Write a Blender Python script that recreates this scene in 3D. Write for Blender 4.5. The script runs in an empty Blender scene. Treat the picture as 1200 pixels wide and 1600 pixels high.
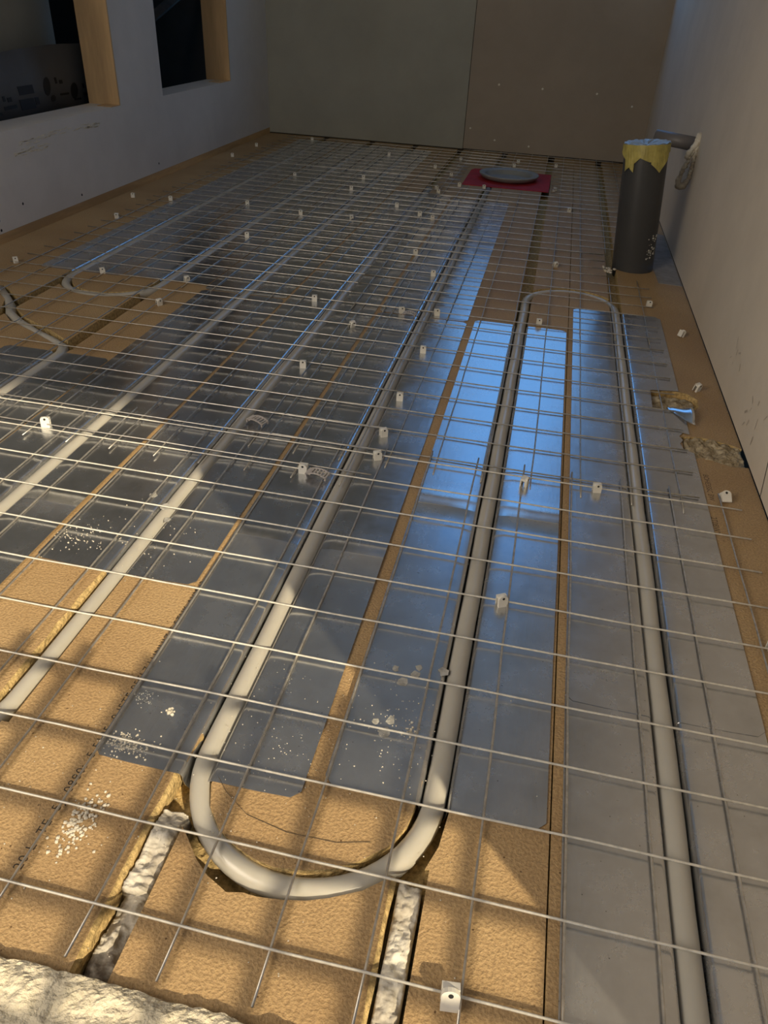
import bpy, bmesh, math, random
from mathutils import Vector, Matrix, noise

C = bpy.context.scene.collection
SC = bpy.context.scene

# ------------------------------------------------------------------ camera
f_px = 1170.98
R = ((0.9762556, 0.15884951, -0.14728148),
     (0.21132504, -0.54895485, 0.80869667),
     (0.04761019, -0.82061892, -0.56948913))
cam_d = bpy.data.cameras.new('camera')
cam_d.sensor_fit = 'VERTICAL'
cam_d.sensor_height = 36.0
cam_d.lens = f_px * 36.0 / 1600.0
cam_d.clip_start = 0.02
cam = bpy.data.objects.new('camera', cam_d)
C.objects.link(cam)
H = 0.54
cam.matrix_world = Matrix(((R[0][0], -R[0][1], -R[0][2], 0.0),
                           (R[1][0], -R[1][1], -R[1][2], 0.0),
                           (R[2][0], -R[2][1], -R[2][2], H),
                           (0, 0, 0, 1)))
SC.camera = cam

# ------------------------------------------------------------------ light
SC.view_settings.view_transform = 'Standard'
SC.view_settings.look = 'None'
SC.view_settings.gamma = 1.0
SC.view_settings.use_curve_mapping = False
SC.view_settings.exposure = 0.0

world = bpy.data.worlds.new('world')
SC.world = world
world.use_nodes = True
wn = world.node_tree
wn.nodes.clear()
w_out = wn.nodes.new('ShaderNodeOutputWorld')
w_bg = wn.nodes.new('ShaderNodeBackground')
w_bg.inputs['Strength'].default_value = 1.0
w_tc = wn.nodes.new('ShaderNodeTexCoord')
w_sep = wn.nodes.new('ShaderNodeSeparateXYZ')
w_ramp = wn.nodes.new('ShaderNodeValToRGB')
w_ramp.color_ramp.elements[0].position = 0.0
w_ramp.color_ramp.elements[0].color = (0.36, 0.92, 1.72, 1)
w_ramp.color_ramp.elements[1].position = 0.7
w_ramp.color_ramp.elements[1].color = (0.17, 0.50, 1.25, 1)
wn.links.new(w_tc.outputs['Generated'], w_sep.inputs[0])
wn.links.new(w_sep.outputs['Z'], w_ramp.inputs[0])
wn.links.new(w_ramp.outputs[0], w_bg.inputs[0])
wn.links.new(w_bg.outputs[0], w_out.inputs[0])

sun_d = bpy.data.lights.new('sun', 'SUN')
sun_d.energy = 5.0
sun_d.color = (1.0, 0.84, 0.58)
sun_d.angle = math.radians(0.7)
sun = bpy.data.objects.new('sun', sun_d)
C.objects.link(sun)
SUN_EL = math.radians(32)
sdir = Vector((-0.7 * math.cos(SUN_EL), 0.714 * math.cos(SUN_EL), -math.sin(SUN_EL))).normalized()
sun.rotation_euler = sdir.to_track_quat('-Z', 'Y').to_euler()

def area(name, loc, target, sx, sy, power, col):
    d = bpy.data.lights.new(name, 'AREA')
    d.shape = 'RECTANGLE'; d.size = sx; d.size_y = sy; d.energy = power; d.color = col
    o = bpy.data.objects.new(name, d); C.objects.link(o)
    o.location = loc
    o.rotation_euler = (Vector(target) - Vector(loc)).to_track_quat('-Z', 'Y').to_euler()
    return o
# warm fill lamp added behind the camera to brighten the right wall
area('warm_fill', (-1.10, -0.50, 1.05), (0.345, 0.62, 0.55), 0.8, 0.9, 19.0, (1.0, 0.88, 0.74))

# ------------------------------------------------------------------ materials
def new_mat(name):
    m = bpy.data.materials.new(name)
    m.use_nodes = True
    nt = m.node_tree
    b = nt.nodes['Principled BSDF']
    return m, nt, b

def mat(name, col, rough=0.7, metal=0.0, var=0.0, vscale=8.0, bump=0.0, bscale=60.0, col2=None,
        spec=0.5, detail=6.0, bdist=0.002, sss=0.0, trans=0.0, rvar=0.0, stretch=None):
    m, nt, b = new_mat(name)
    b.inputs['Roughness'].default_value = rough
    b.inputs['Metallic'].default_value = metal
    b.inputs['Specular IOR Level'].default_value = spec
    b.inputs['Base Color'].default_value = (*col, 1)
    tc = nt.nodes.new('ShaderNodeTexCoord')
    mp = nt.nodes.new('ShaderNodeMapping')
    nt.links.new(tc.outputs['Object'], mp.inputs[0])
    if stretch: mp.inputs['Scale'].default_value = stretch
    if var > 0 or col2:
        n = nt.nodes.new('ShaderNodeTexNoise')
        n.inputs['Scale'].default_value = vscale; n.inputs['Detail'].default_value = detail
        n.inputs['Roughness'].default_value = 0.65
        nt.links.new(mp.outputs[0], n.inputs['Vector'])
        r = nt.nodes.new('ShaderNodeValToRGB')
        c2 = col2 or tuple(c * (1 - var) for c in col)
        r.color_ramp.elements[0].color = (*c2, 1); r.color_ramp.elements[0].position = 0.36
        r.color_ramp.elements[1].color = (*col, 1); r.color_ramp.elements[1].position = 0.62
        nt.links.new(n.outputs[0], r.inputs[0]); nt.links.new(r.outputs[0], b.inputs['Base Color'])
        if rvar:
            mr = nt.nodes.new('ShaderNodeMapRange')
            mr.inputs['To Min'].default_value = rough - rvar; mr.inputs['To Max'].default_value = rough + rvar
            mr.inputs['From Min'].default_value = 0.3; mr.inputs['From Max'].default_value = 0.7
            nt.links.new(n.outputs[0], mr.inputs[0]); nt.links.new(mr.outputs[0], b.inputs['Roughness'])
    if bump > 0:
        n2 = nt.nodes.new('ShaderNodeTexNoise')
        n2.inputs['Scale'].default_value = bscale; n2.inputs['Detail'].default_value = 5
        nt.links.new(mp.outputs[0], n2.inputs['Vector'])
        bp = nt.nodes.new('ShaderNodeBump')
        bp.inputs['Strength'].default_value = bump; bp.inputs['Distance'].default_value = bdist
        nt.links.new(n2.outputs[0], bp.inputs['Height']); nt.links.new(bp.outputs[0], b.inputs['Normal'])
    if sss:
        b.inputs['Subsurface Weight'].default_value = sss
        b.inputs['Subsurface Radius'].default_value = (0.006, 0.005, 0.004)
        b.inputs['Subsurface Scale'].default_value = 1.0
    if trans: b.inputs['Transmission Weight'].default_value = trans
    return m

M = {}
# chipboard face with fine chips
def chipboard():
    m, nt, b = new_mat('chipboard')
    L = nt.links
    tc = nt.nodes.new('ShaderNodeTexCoord')
    n1 = nt.nodes.new('ShaderNodeTexNoise'); n1.inputs['Scale'].default_value = 5; n1.inputs['Detail'].default_value = 5
    n2 = nt.nodes.new('ShaderNodeTexNoise'); n2.inputs['Scale'].default_value = 420; n2.inputs['Detail'].default_value = 3
    v = nt.nodes.new('ShaderNodeTexVoronoi'); v.inputs['Scale'].default_value = 70
    for n in (n1, n2, v): L.new(tc.outputs['Object'], n.inputs['Vector'])
    r1 = nt.nodes.new('ShaderNodeValToRGB')
    r1.color_ramp.elements[0].color = (0.365, 0.238, 0.115, 1); r1.color_ramp.elements[0].position = 0.3
    r1.color_ramp.elements[1].color = (0.47, 0.325, 0.165, 1); r1.color_ramp.elements[1].position = 0.7
    L.new(n1.outputs[0], r1.inputs[0])
    r2 = nt.nodes.new('ShaderNodeValToRGB')
    r2.color_ramp.elements[0].color = (0.74, 0.71, 0.68, 1); r2.color_ramp.elements[0].position = 0.36
    r2.color_ramp.elements[1].color = (1.12, 1.12, 1.1, 1); r2.color_ramp.elements[1].position = 0.62
    L.new(n2.outputs[0], r2.inputs[0])
    mx = nt.nodes.new('ShaderNodeMix'); mx.data_type = 'RGBA'; mx.blend_type = 'MULTIPLY'
    mx.inputs['Factor'].default_value = 0.75
    L.new(r1.outputs[0], mx.inputs[6]); L.new(r2.outputs[0], mx.inputs[7])
    r3 = nt.nodes.new('ShaderNodeValToRGB')       # small dark pits
    r3.color_ramp.elements[0].color = (0.25, 0.2, 0.16, 1); r3.color_ramp.elements[0].position = 0.035
    r3.color_ramp.elements[1].color = (1, 1, 1, 1); r3.color_ramp.elements[1].position = 0.075
    L.new(v.outputs['Distance'], r3.inputs[0])
    mx2 = nt.nodes.new('ShaderNodeMix'); mx2.data_type = 'RGBA'; mx2.blend_type = 'MULTIPLY'; mx2.inputs['Factor'].default_value = 1
    L.new(mx.outputs[2], mx2.inputs[6]); L.new(r3.outputs[0], mx2.inputs[7])
    L.new(mx2.outputs[2], b.inputs['Base Color'])
    b.inputs['Roughness'].default_value = 0.62
    b.inputs['Specular IOR Level'].default_value = 0.35
    bp = nt.nodes.new('ShaderNodeBump'); bp.inputs['Strength'].default_value = 0.9; bp.inputs['Distance'].default_value = 0.0014
    L.new(n2.outputs[0], bp.inputs['Height']); L.new(bp.outputs[0], b.inputs['Normal'])
    return m
M['board'] = chipboard()
M['raw'] = mat('raw_chipboard', (0.66, 0.48, 0.22), 0.9, var=0.5, vscale=190, bump=1.0, bscale=240, bdist=0.003, spec=0.1)
M['under'] = mat('subfloor_dark', (0.09, 0.07, 0.05), 0.95, var=0.4, vscale=20)

def aluminium():
    m, nt, b = new_mat('aluminium_plate')
    L = nt.links
    tc = nt.nodes.new('ShaderNodeTexCoord')
    n1 = nt.nodes.new('ShaderNodeTexNoise'); n1.inputs['Scale'].default_value = 16; n1.inputs['Detail'].default_value = 8; n1.inputs['Roughness'].default_value = 0.7
    L.new(tc.outputs['Object'], n1.inputs['Vector'])
    n2 = nt.nodes.new('ShaderNodeTexNoise'); n2.inputs['Scale'].default_value = 7; n2.inputs['Detail'].default_value = 2
    L.new(tc.outputs['Object'], n2.inputs['Vector'])
    mp = nt.nodes.new('ShaderNodeMapping'); mp.inputs['Scale'].default_value = (1.0, 0.12, 1.0)
    L.new(tc.outputs['Object'], mp.inputs[0])
    n3 = nt.nodes.new('ShaderNodeTexNoise'); n3.inputs['Scale'].default_value = 260; n3.inputs['Detail'].default_value = 2
    L.new(mp.outputs[0], n3.inputs['Vector'])
    r = nt.nodes.new('ShaderNodeValToRGB')
    r.color_ramp.elements[0].color = (0.50, 0.51, 0.52, 1); r.color_ramp.elements[0].position = 0.3
    r.color_ramp.elements[1].color = (0.62, 0.63, 0.645, 1); r.color_ramp.elements[1].position = 0.6
    L.new(n1.outputs[0], r.inputs[0])
    # tiny dark specks and pale dust
    v = nt.nodes.new('ShaderNodeTexVoronoi'); v.inputs['Scale'].default_value = 95
    L.new(tc.outputs['Object'], v.inputs['Vector'])
    rs = nt.nodes.new('ShaderNodeValToRGB')
    rs.color_ramp.elements[0].color = (1, 1, 1, 1); rs.color_ramp.elements[0].position = 0.03
    rs.color_ramp.elements[1].color = (0, 0, 0, 1); rs.color_ramp.elements[1].position = 0.06
    L.new(v.outputs['Distance'], rs.inputs[0])
    mx = nt.nodes.new('ShaderNodeMix'); mx.data_type = 'RGBA'; mx.blend_type = 'MIX'
    L.new(rs.outputs[0], mx.inputs['Factor']); L.new(r.outputs[0], mx.inputs[6]); mx.inputs[7].default_value = (0.16, 0.15, 0.14, 1)
    L.new(mx.outputs[2], b.inputs['Base Color'])
    b.inputs['Metallic'].default_value = 0.93
    mr = nt.nodes.new('ShaderNodeMapRange'); mr.inputs['From Min'].default_value = 0.3; mr.inputs['From Max'].default_value = 0.7
    mr.inputs['To Min'].default_value = 0.20; mr.inputs['To Max'].default_value = 0.31
    L.new(n1.outputs[0], mr.inputs[0]); L.new(mr.outputs[0], b.inputs['Roughness'])
    bp = nt.nodes.new('ShaderNodeBump'); bp.inputs['Strength'].default_value = 0.13; bp.inputs['Distance'].default_value = 0.003
    L.new(n2.outputs[0], bp.inputs['Height'])
    bp2 = nt.nodes.new('ShaderNodeBump'); bp2.inputs['Strength'].default_value = 0.06; bp2.inputs['Distance'].default_value = 0.001
    L.new(n3.outputs[0], bp2.inputs['Height']); L.new(bp.outputs[0], bp2.inputs['Normal'])
    L.new(bp2.outputs[0], b.inputs['Normal'])
    return m
M['alu'] = aluminium()
M['alu_bare'] = mat('aluminium_bare', (0.7, 0.72, 0.74), 0.18, 0.95)
M['wire'] = mat('galvanised_wire', (0.60, 0.57, 0.51), 0.38, 0.86, var=0.3, vscale=90)
M['wire_dusty_lit'] = mat('dusty_sunlit_wire', (0.80, 0.76, 0.66), 0.5, 0.4, var=0.25, vscale=120)  # paler for mortar dust and for sunlight on near wires, put into the colour
M['wire_half_lit'] = mat('half_lit_wire', (0.64, 0.60, 0.53), 0.42, 0.75, var=0.3, vscale=120)  # near sheet's long wires, part of their sunlight mixed into the colour
M['pex'] = mat('milky_plastic_pipe', (0.48, 0.455, 0.395), 0.28, var=0.10, vscale=6, sss=0.35, spec=0.5)
M['clip'] = mat('white_plastic', (0.80, 0.77, 0.68), 0.45, var=0.1, vscale=40, sss=0.1)
M['clip_grey'] = mat('grey_plastic', (0.55, 0.50, 0.46), 0.5, var=0.15, vscale=60)
M['dark'] = mat('dark_hole', (0.02, 0.02, 0.02), 0.9)
M['foam'] = mat('pale_filler', (0.74, 0.70, 0.60), 0.95, col2=(0.36, 0.32, 0.26), vscale=28, bump=0.8, bscale=120, spec=0.1)
M['mortar_dirty'] = mat('dirty_filler', (0.62, 0.58, 0.50), 0.95, col2=(0.16, 0.13, 0.10), vscale=30, bump=0.9, bscale=120, spec=0.1)
M['mortar_brown'] = mat('sandy_filler', (0.50, 0.42, 0.29), 0.95, col2=(0.22, 0.17, 0.10), vscale=60, bump=1.0, bscale=160, bdist=0.004, spec=0.1)
M['crumb'] = mat('pale_crumbs', (0.72, 0.66, 0.54), 0.95, var=0.3, vscale=200)
M['dust'] = mat('grey_dust_flake', (0.46, 0.45, 0.41), 0.95, var=0.4, vscale=120, bump=0.6, bscale=300)
M['block'] = mat('aerated_block', (0.78, 0.70, 0.53), 0.97, var=0.28, vscale=60, bump=1.0, bscale=150, bdist=0.005, spec=0.1)
M['wall_white'] = mat('painted_plaster', (0.66, 0.62, 0.57), 0.85, var=0.12, vscale=3.0, bump=0.12, bscale=120, spec=0.2)
M['wall_beige'] = mat('beige_board', (0.66, 0.59, 0.49), 0.85, var=0.10, vscale=4.0, bump=0.1, bscale=90, spec=0.2)
M['panel_green'] = mat('greenish_board', (0.36, 0.36, 0.31), 0.85, var=0.12, vscale=3, spec=0.2)
M['panel_brown'] = mat('brownish_board', (0.36, 0.31, 0.25), 0.85, var=0.12, vscale=3, spec=0.2)
M['ceiling'] = mat('ceiling_board', (0.78, 0.76, 0.72), 0.9, var=0.08, vscale=3)
M['wood'] = mat('raw_pine', (0.66, 0.44, 0.22), 0.65, var=0.35, vscale=14, stretch=(1, 1, 0.12), bump=0.15, bscale=50)
M['wood_strip'] = mat('pine_strip', (0.60, 0.38, 0.17), 0.7, var=0.4, vscale=14, stretch=(1, 0.12, 1))
M['film'] = mat('dark_grey_film', (0.085, 0.082, 0.078), 0.7, var=0.2, vscale=6, bump=0.2, bscale=12)
M['print'] = mat('black_print', (0.004, 0.004, 0.004), 0.6)
M['stamp'] = mat('faded_black_ink', (0.06, 0.045, 0.03), 0.8, var=0.5, vscale=150)
M['stamp_b'] = mat('faded_brown_ink', (0.13, 0.08, 0.045), 0.8, var=0.5, vscale=150)
M['grey_pvc'] = mat('dark_grey_pvc', (0.055, 0.057, 0.06), 0.42, var=0.15, vscale=5)
M['pvc_light'] = mat('grey_pvc_pipe', (0.16, 0.15, 0.15), 0.45, var=0.1, vscale=5)
M['tape'] = mat('yellow_tape', (0.50, 0.43, 0.12), 0.5, var=0.3, vscale=50, bump=0.3, bscale=60)
M['tape_blue'] = mat('pale_blue_film', (0.34, 0.42, 0.52), 0.4, var=0.3, vscale=60, bump=0.5, bscale=80)
M['red'] = mat('red_membrane', (0.42, 0.012, 0.02), 0.75, var=0.3, vscale=20, bump=0.2, bscale=90)
M['ring'] = mat('grey_drain_plastic', (0.26, 0.27, 0.26), 0.45, var=0.15, vscale=20)
M['hall'] = mat('hall_plaster', (0.60, 0.55, 0.47), 0.9, var=0.08, vscale=2)
M['stone'] = mat('concrete_patch', (0.30, 0.29, 0.28), 0.9, var=0.25, vscale=30, bump=0.4, bscale=90, spec=0.1)

# ------------------------------------------------------------------ helpers
def obj(name, bm, m, parent=None, smooth=False, mats=None):
    me = bpy.data.meshes.new(name)
    bm.normal_update(); bm.to_mesh(me); bm.free()
    for x in (mats or [m]): me.materials.append(x)
    if smooth:
        for p in me.polygons: p.use_smooth = True
    o = bpy.data.objects.new(name, me); C.objects.link(o)
    if parent is not None: o.parent = parent
    return o
def tag(o, label, cat, group=None, kind=None):
    o['label'] = label; o['category'] = cat
    if group: o['group'] = group
    if kind: o['kind'] = kind
    return o
def thing(name, label, cat, loc=(0, 0, 0), group=None):
    o = bpy.data.objects.new(name, None); C.objects.link(o)
    o.location = loc; o.empty_display_size = 0.03
    return tag(o, label, cat, group)
def struct(name, bm, m, parent=None, **k):
    o = obj(name, bm, m, parent, **k)
    if parent is None: o['kind'] = 'structure'
    return o
def box(bm, x0, x1, y0, y1, z0, z1, mi=0):
    vs = [bm.verts.new(p) for p in ((x0, y0, z0), (x1, y0, z0), (x1, y1, z0), (x0, y1, z0),
                                    (x0, y0, z1), (x1, y0, z1), (x1, y1, z1), (x0, y1, z1))]
    for q in ((0, 3, 2, 1), (4, 5, 6, 7), (0, 1, 5, 4), (1, 2, 6, 5), (2, 3, 7, 6), (3, 0, 4, 7)):
        f = bm.faces.new([vs[i] for i in q]); f.material_index = mi
    return vs
def prism(bm, pts, z0, z1):
    a = [bm.verts.new((x, y, z0)) for x, y in pts]; b = [bm.verts.new((x, y, z1)) for x, y in pts]
    n = len(pts)
    area2 = sum(pts[i][0] * pts[(i + 1) % n][1] - pts[(i + 1) % n][0] * pts[i][1] for i in range(n))
    fs = [bm.faces.new(a[::-1]), bm.faces.new(b)]
    for i in range(n): fs.append(bm.faces.new((a[i], a[(i + 1) % n], b[(i + 1) % n], b[i])))
    if area2 < 0:
        for f in fs: f.normal_flip()
def tube(bm, pts, r, n=8, cap=True):
    pts = [Vector(p) for p in pts]
    rings = []
    up = Vector((0, 0, 1))
    for i, p in enumerate(pts):
        d = (pts[min(i + 1, len(pts) - 1)] - pts[max(i - 1, 0)]).normalized()
        u = up if abs(d.z) < 0.9 else Vector((1, 0, 0))
        s = d.cross(u).normalized(); t = s.cross(d).normalized()
        rr = r[i] if isinstance(r, (list, tuple)) else r
        rings.append([bm.verts.new(p + s * (rr * math.cos(2 * math.pi * k / n)) + t * (rr * math.sin(2 * math.pi * k / n))) for k in range(n)])
    for a, b in zip(rings, rings[1:]):
        for k in range(n):
            bm.faces.new((a[k], a[(k + 1) % n], b[(k + 1) % n], b[k]))
    if cap:
        bm.faces.new(rings[0][::-1]); bm.faces.new(rings[-1])
    bmesh.ops.recalc_face_normals(bm, faces=bm.faces)
def lathe(bm, prof, n=48, c=(0, 0)):
    rings = [[bm.verts.new((c[0] + r * math.cos(2 * math.pi * k / n), c[1] + r * math.sin(2 * math.pi * k / n), z)) for k in range(n)] for r, z in prof]
    for a, b in zip(rings, rings[1:]):
        for k in range(n): bm.faces.new((a[k], a[(k + 1) % n], b[(k + 1) % n], b[k]))
    return rings
def rnd(a, b): return random.uniform(a, b)
random.seed(7)

def bake(o):                                        # evaluate modifiers into the mesh
    dg = bpy.context.evaluated_depsgraph_get()
    me = bpy.data.meshes.new_from_object(o.evaluated_get(dg))
    o.modifiers.clear(); o.data = me
def cut(o, bm, m=None):
    c = obj('cutter', bm, m or M['raw'])
    md = o.modifiers.new('b', 'BOOLEAN'); md.operation = 'DIFFERENCE'; md.object = c; md.solver = 'EXACT'
    md.use_self = True
    try: md.material_mode = 'TRANSFER'
    except Exception: pass
    bpy.context.view_layer.update()
    bake(o)
    bpy.data.objects.remove(c, do_unlink=True)

# ------------------------------------------------------------------ floor
XL, XR, YB, Y0 = -1.26, 0.345, 3.53, 0.19
G = {'C': 0.181, 'A': -0.0125, 'B': -0.2090, 'D': -0.4010, 'E': -0.5960, 'G': -0.787, 'F': -0.995, }
bm = bmesh.new(); box(bm, XL - 0.002, XR, Y0 - 0.02, YB, -0.022, 0.0)
floor = struct('floor', bm, M['board'])
bm = bmesh.new()
hw, gd = 0.0128, 0.0216
def groove(x, y0, y1, lip=0.0, w=hw):
    n = max(2, int((y1 - y0) / 0.02))
    if lip == 0: n = 1
    prof_rings = []
    for i in range(n + 1):
        y = y0 + (y1 - y0) * i / n
        j = rnd(-0.0012, 0.0012) if lip else 0
        l = lip - 0.0012 + rnd(-0.0012, 0.0014) if lip else 0
        pr = [(x - w - l, 0.004), (x - w - l, 0.0004), (x - w + j, -0.0035), (x - w, -gd), (x + w, -gd), (x + w, 0.004)]
        if not lip: pr = [(x - w, 0.004), (x - w, -gd), (x + w, -gd), (x + w, 0.004)]
        prof_rings.append([bm.verts.new((px, y, pz)) for px, pz in pr])
    m_ = len(prof_rings[0])
    for a, b in zip(prof_rings, prof_rings[1:]):
        for k in range(m_): bm.faces.new((a[k], b[k], b[(k + 1) % m_], a[(k + 1) % m_]))
    bm.faces.new(prof_rings[0]); bm.faces.new(prof_rings[-1][::-1])
groove(G['C'], 0.1, 3.6)
groove(G['A'], 0.39, 3.6)
groove(G['B'], 0.39, 3.6)
groove(G['D'], 0.60, 3.6)
groove(G['D'], 0.36, 0.601, lip=0.0042)
for k in 'EGF': groove(G[k], 0.1, 3.6)
groove(-0.2125, 0.1, 0.36, lip=0.0042, w=0.0125)
groove(-0.0185, 0.1, 0.315, lip=0.004, w=0.0115)
bmesh.ops.recalc_face_normals(bm, faces=bm.faces)
cut(floor, bm)
# rough trench of the near U-bend
bm = bmesh.new()
outer = [(-0.2190, 0.405), (-0.2215, 0.36), (-0.2120, 0.33), (-0.2010, 0.305), (-0.1920, 0.296), (-0.1790, 0.282), (-0.1660, 0.272),
         (-0.1530, 0.266), (-0.1480, 0.2635), (-0.1360, 0.266), (-0.1250, 0.2655), (-0.1080, 0.2675), (-0.0900, 0.271),
         (-0.0740, 0.277), (-0.0520, 0.288), (-0.0340, 0.303), (-0.012, 0.310), (-0.0030, 0.335), (0.0005, 0.365), (0.0010, 0.405)]
inner = [(-0.0238, 0.405), (-0.0262, 0.370), (-0.0300, 0.347), (-0.0400, 0.327), (-0.0600, 0.309), (-0.0790, 0.298), (-0.1000, 0.292),
         (-0.1200, 0.2895), (-0.1370, 0.292), (-0.1560, 0.2995), (-0.1720, 0.309), (-0.1860, 0.325), (-0.1935, 0.345), (-0.1950, 0.405)]
prism(bm, outer + inner, -gd, 0.004)
bmesh.ops.recalc_face_normals(bm, faces=bm.faces)
cut(floor, bm)
# other bends, cross trenches and the seam of the boards
def arc_poly(cx, cy, r, w, a0, a1, n=18):
    o_ = [(cx + (r + w) * math.cos(a0 + (a1 - a0) * i / n), cy + (r + w) * math.sin(a0 + (a1 - a0) * i / n)) for i in range(n + 1)]
    i_ = [(cx + (r - w) * math.cos(a0 + (a1 - a0) * i / n), cy + (r - w) * math.sin(a0 + (a1 - a0) * i / n)) for i in range(n + 1)]
    return o_ + i_[::-1]
bm = bmesh.new(); prism(bm, arc_poly(0.0848, 1.655, 0.0962, 0.0122, 0, math.pi), -gd + 0.0003, 0.004); bmesh.ops.recalc_face_normals(bm, faces=bm.faces); cut(floor, bm)
bm = bmesh.new(); prism(bm, arc_poly(-0.891, 1.478, 0.104, 0.0125, math.pi, 2 * math.pi), -gd + 0.0003, 0.004); bmesh.ops.recalc_face_normals(bm, faces=bm.faces); cut(floor, bm)
bm = bmesh.new(); prism(bm, arc_poly((G['D'] + G['E']) / 2, 0.395, (G['D'] - G['E']) / 2, 0.0125, math.pi, 2 * math.pi), -gd + 0.0003, 0.004); bmesh.ops.recalc_face_normals(bm, faces=bm.faces); cut(floor, bm)
bm = bmesh.new()
prism(bm, [(-0.782, 1.083), (-0.770, 1.105), (-0.795, 1.132), (-0.86, 1.172), (-0.935, 1.212), (-0.985, 1.256), (-1.010, 1.300), (-1.08, 1.36), (-1.095, 1.345),
           (-1.028, 1.285), (-1.004, 1.236), (-0.95, 1.188), (-0.87, 1.148), (-0.802, 1.108)], -gd + 0.0004, 0.004)
bmesh.ops.recalc_face_normals(bm, faces=bm.faces); cut(floor, bm)
bm = bmesh.new()
prism(bm, [(0.221, 1.182), (0.2235, 1.250), (0.262, 1.262), (0.285, 1.258), (0.300, 1.238), (0.298, 1.205), (0.285, 1.190), (0.276, 1.178), (0.262, 1.186), (0.245, 1.176)], -0.010, 0.004)
prism(bm, [(0.2570, 1.050), (0.2590, 1.094), (0.290, 1.100), (0.330, 1.088), (0.36, 1.070), (0.36, 1.025), (0.320, 1.018), (0.285, 1.034)], -0.012, 0.004)
box(bm, 0.0808, 0.0822, 0.1, 3.6, -0.012, 0.003)
bmesh.ops.recalc_face_normals(bm, faces=bm.faces); cut(floor, bm)
floor['kind'] = 'structure'
# printed marks of the board mill
def stamp(name, s, x, y, size, m, flip=1, spacing=1.15, xs=1.0):
    cu = bpy.data.curves.new(name, 'FONT'); cu.body = s; cu.size = size; cu.extrude = 0.00002; cu.space_character = spacing
    t = bpy.data.objects.new(name, cu); C.objects.link(t)
    bpy.context.view_layer.update()
    me = bpy.data.meshes.new_from_object(t.evaluated_get(bpy.context.evaluated_depsgraph_get()))
    bpy.data.objects.remove(t, do_unlink=True)
    me.materials.clear(); me.materials.append(m)
    o = bpy.data.objects.new(name, me); C.objects.link(o)
    o.location = (x, y, 0.00006); o.rotation_euler = (0, 0, math.pi / 2 * flip); o.scale = (xs, 1, 1)
    o.parent = floor
    return o
stamp('stamped_print', '20 L  TE  5J  0880:  5 5105  0 ISTE 05FL7 LUNHIZ T STUK AVMU2', -0.2985, 0.243, 0.0105, M['stamp'], 1)
stamp('stamped_print', '2T0BWY', 0.2725, 0.875, 0.0105, M['stamp_b'], -1, 1.0)
stamp('stamped_print', 'BOHESSSC BW', 0.2765, 0.985, 0.0105, M['stamp_b'], -1, 1.0)

bm = bmesh.new(); box(bm, -1.5, 0.46, 0.0, YB + 0.1, -0.05, -0.0222)
sub = struct('trim_1', bm, M['under'])

# threshold of aerated block under the camera
bm = bmesh.new()
nx, ny = 260, 70
vv = []
for i in range(nx + 1):
    row = []
    x = -0.62 + 0.62 * i / nx
    for j in range(ny + 1):
        y = 0.06 + 0.128 * j / ny
        h = 0.012 + 0.0022 * noise.noise((x * 60, y * 60, 1)) + 0.0016 * noise.noise((x * 170, y * 170, 4)) + 0.0008 * noise.noise((x * 420, y * 420, 7))
        yy = y
        if j > ny - 8:
            k = (j - (ny - 8)) / 8
            chip = 0.0045 * max(0, noise.noise((x * 35, 3, 0)) ) + 0.002 * noise.noise((x * 140, 1, 0))
            yy = y - chip * k
            h -= 0.005 * k * k
        if j == ny: h = -0.012
        row.append(bm.verts.new((x, yy, h)))
    vv.append(row)
for i in range(nx):
    for j in range(ny): bm.faces.new((vv[i][j], vv[i + 1][j], vv[i + 1][j + 1], vv[i][j + 1]))
box(bm, -0.62, 0.0, 0.06, 0.186, -0.1, -0.011)
box(bm, -1.36, 0.46, -0.10, 0.06, -0.1, 0.012)
box(bm, -1.36, -0.62, 0.06, 0.186, -0.1, 0.012)
box(bm, 0.0, 0.46, 0.06, 0.186, -0.1, 0.006)
struct('trim_2', bm, M['block'])

# ------------------------------------------------------------------ walls
T = 0.095
bm = bmesh.new()
zt = 1.30; zs = 0.232
W1 = (1.15, 2.254); W2 = (2.53, 3.105)
box(bm, XL - T, XL, 0.0, YB, 0.022, zs)
box(bm, XL - T, XL, 0.0, W1[0], zs, zt)
box(bm, XL - T, XL, W1[1], W2[0], zs, zt)
box(bm, XL - T, XL, W2[1], YB, zs, zt)
box(bm, XL - T, XL, 0.0, YB, zt, 2.4)
wl = struct('wall_left', bm, M['wall_white'])
# scraped filler along the edge of the sill
bm = bmesh.new()
for i in range(95):
    y = rnd(1.75, 2.12); 
    z = 0.205 - 0.01 * abs(y - 1.95) / 0.2 + rnd(-0.006, 0.006)
    if rnd(0, 1) < 0.35: z -= 0.02; y = rnd(1.72, 1.86)
    l = rnd(0.006, 0.03); hgt = rnd(0.0008, 0.002)
    box(bm, XL - 0.001, XL + 0.0006, y, y + l, z, z + hgt)
o = struct('filler_smear', bm, M['block'], wl)
bm = bmesh.new()
for (y, z) in ((1.62, 0.052), (1.62, 0.030), (1.98, 0.04), (2.45, 0.045), (1.72, 0.07)):
    prismp = [(y + 0.0035 * math.cos(a * math.pi / 4), z + 0.0035 * math.sin(a * math.pi / 4)) for a in range(8)]
    vs = [bm.verts.new((XL + 0.0006, p[0], p[1])) for p in prismp]; bm.faces.new(vs)
obj('screw_head', bm, M['dark'], wl)
def jamb(name, yj, xw0=XL - T, xw1=XL + 0.001, t=0.006):
    bm = bmesh.new(); box(bm, xw0, xw1, yj - t, yj, zs, zt)
    # thin sawn edge of the plasterboard beside the timber
    return bm
win1 = struct('window_1', jamb('j', W1[1]), M['wood'])
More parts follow.
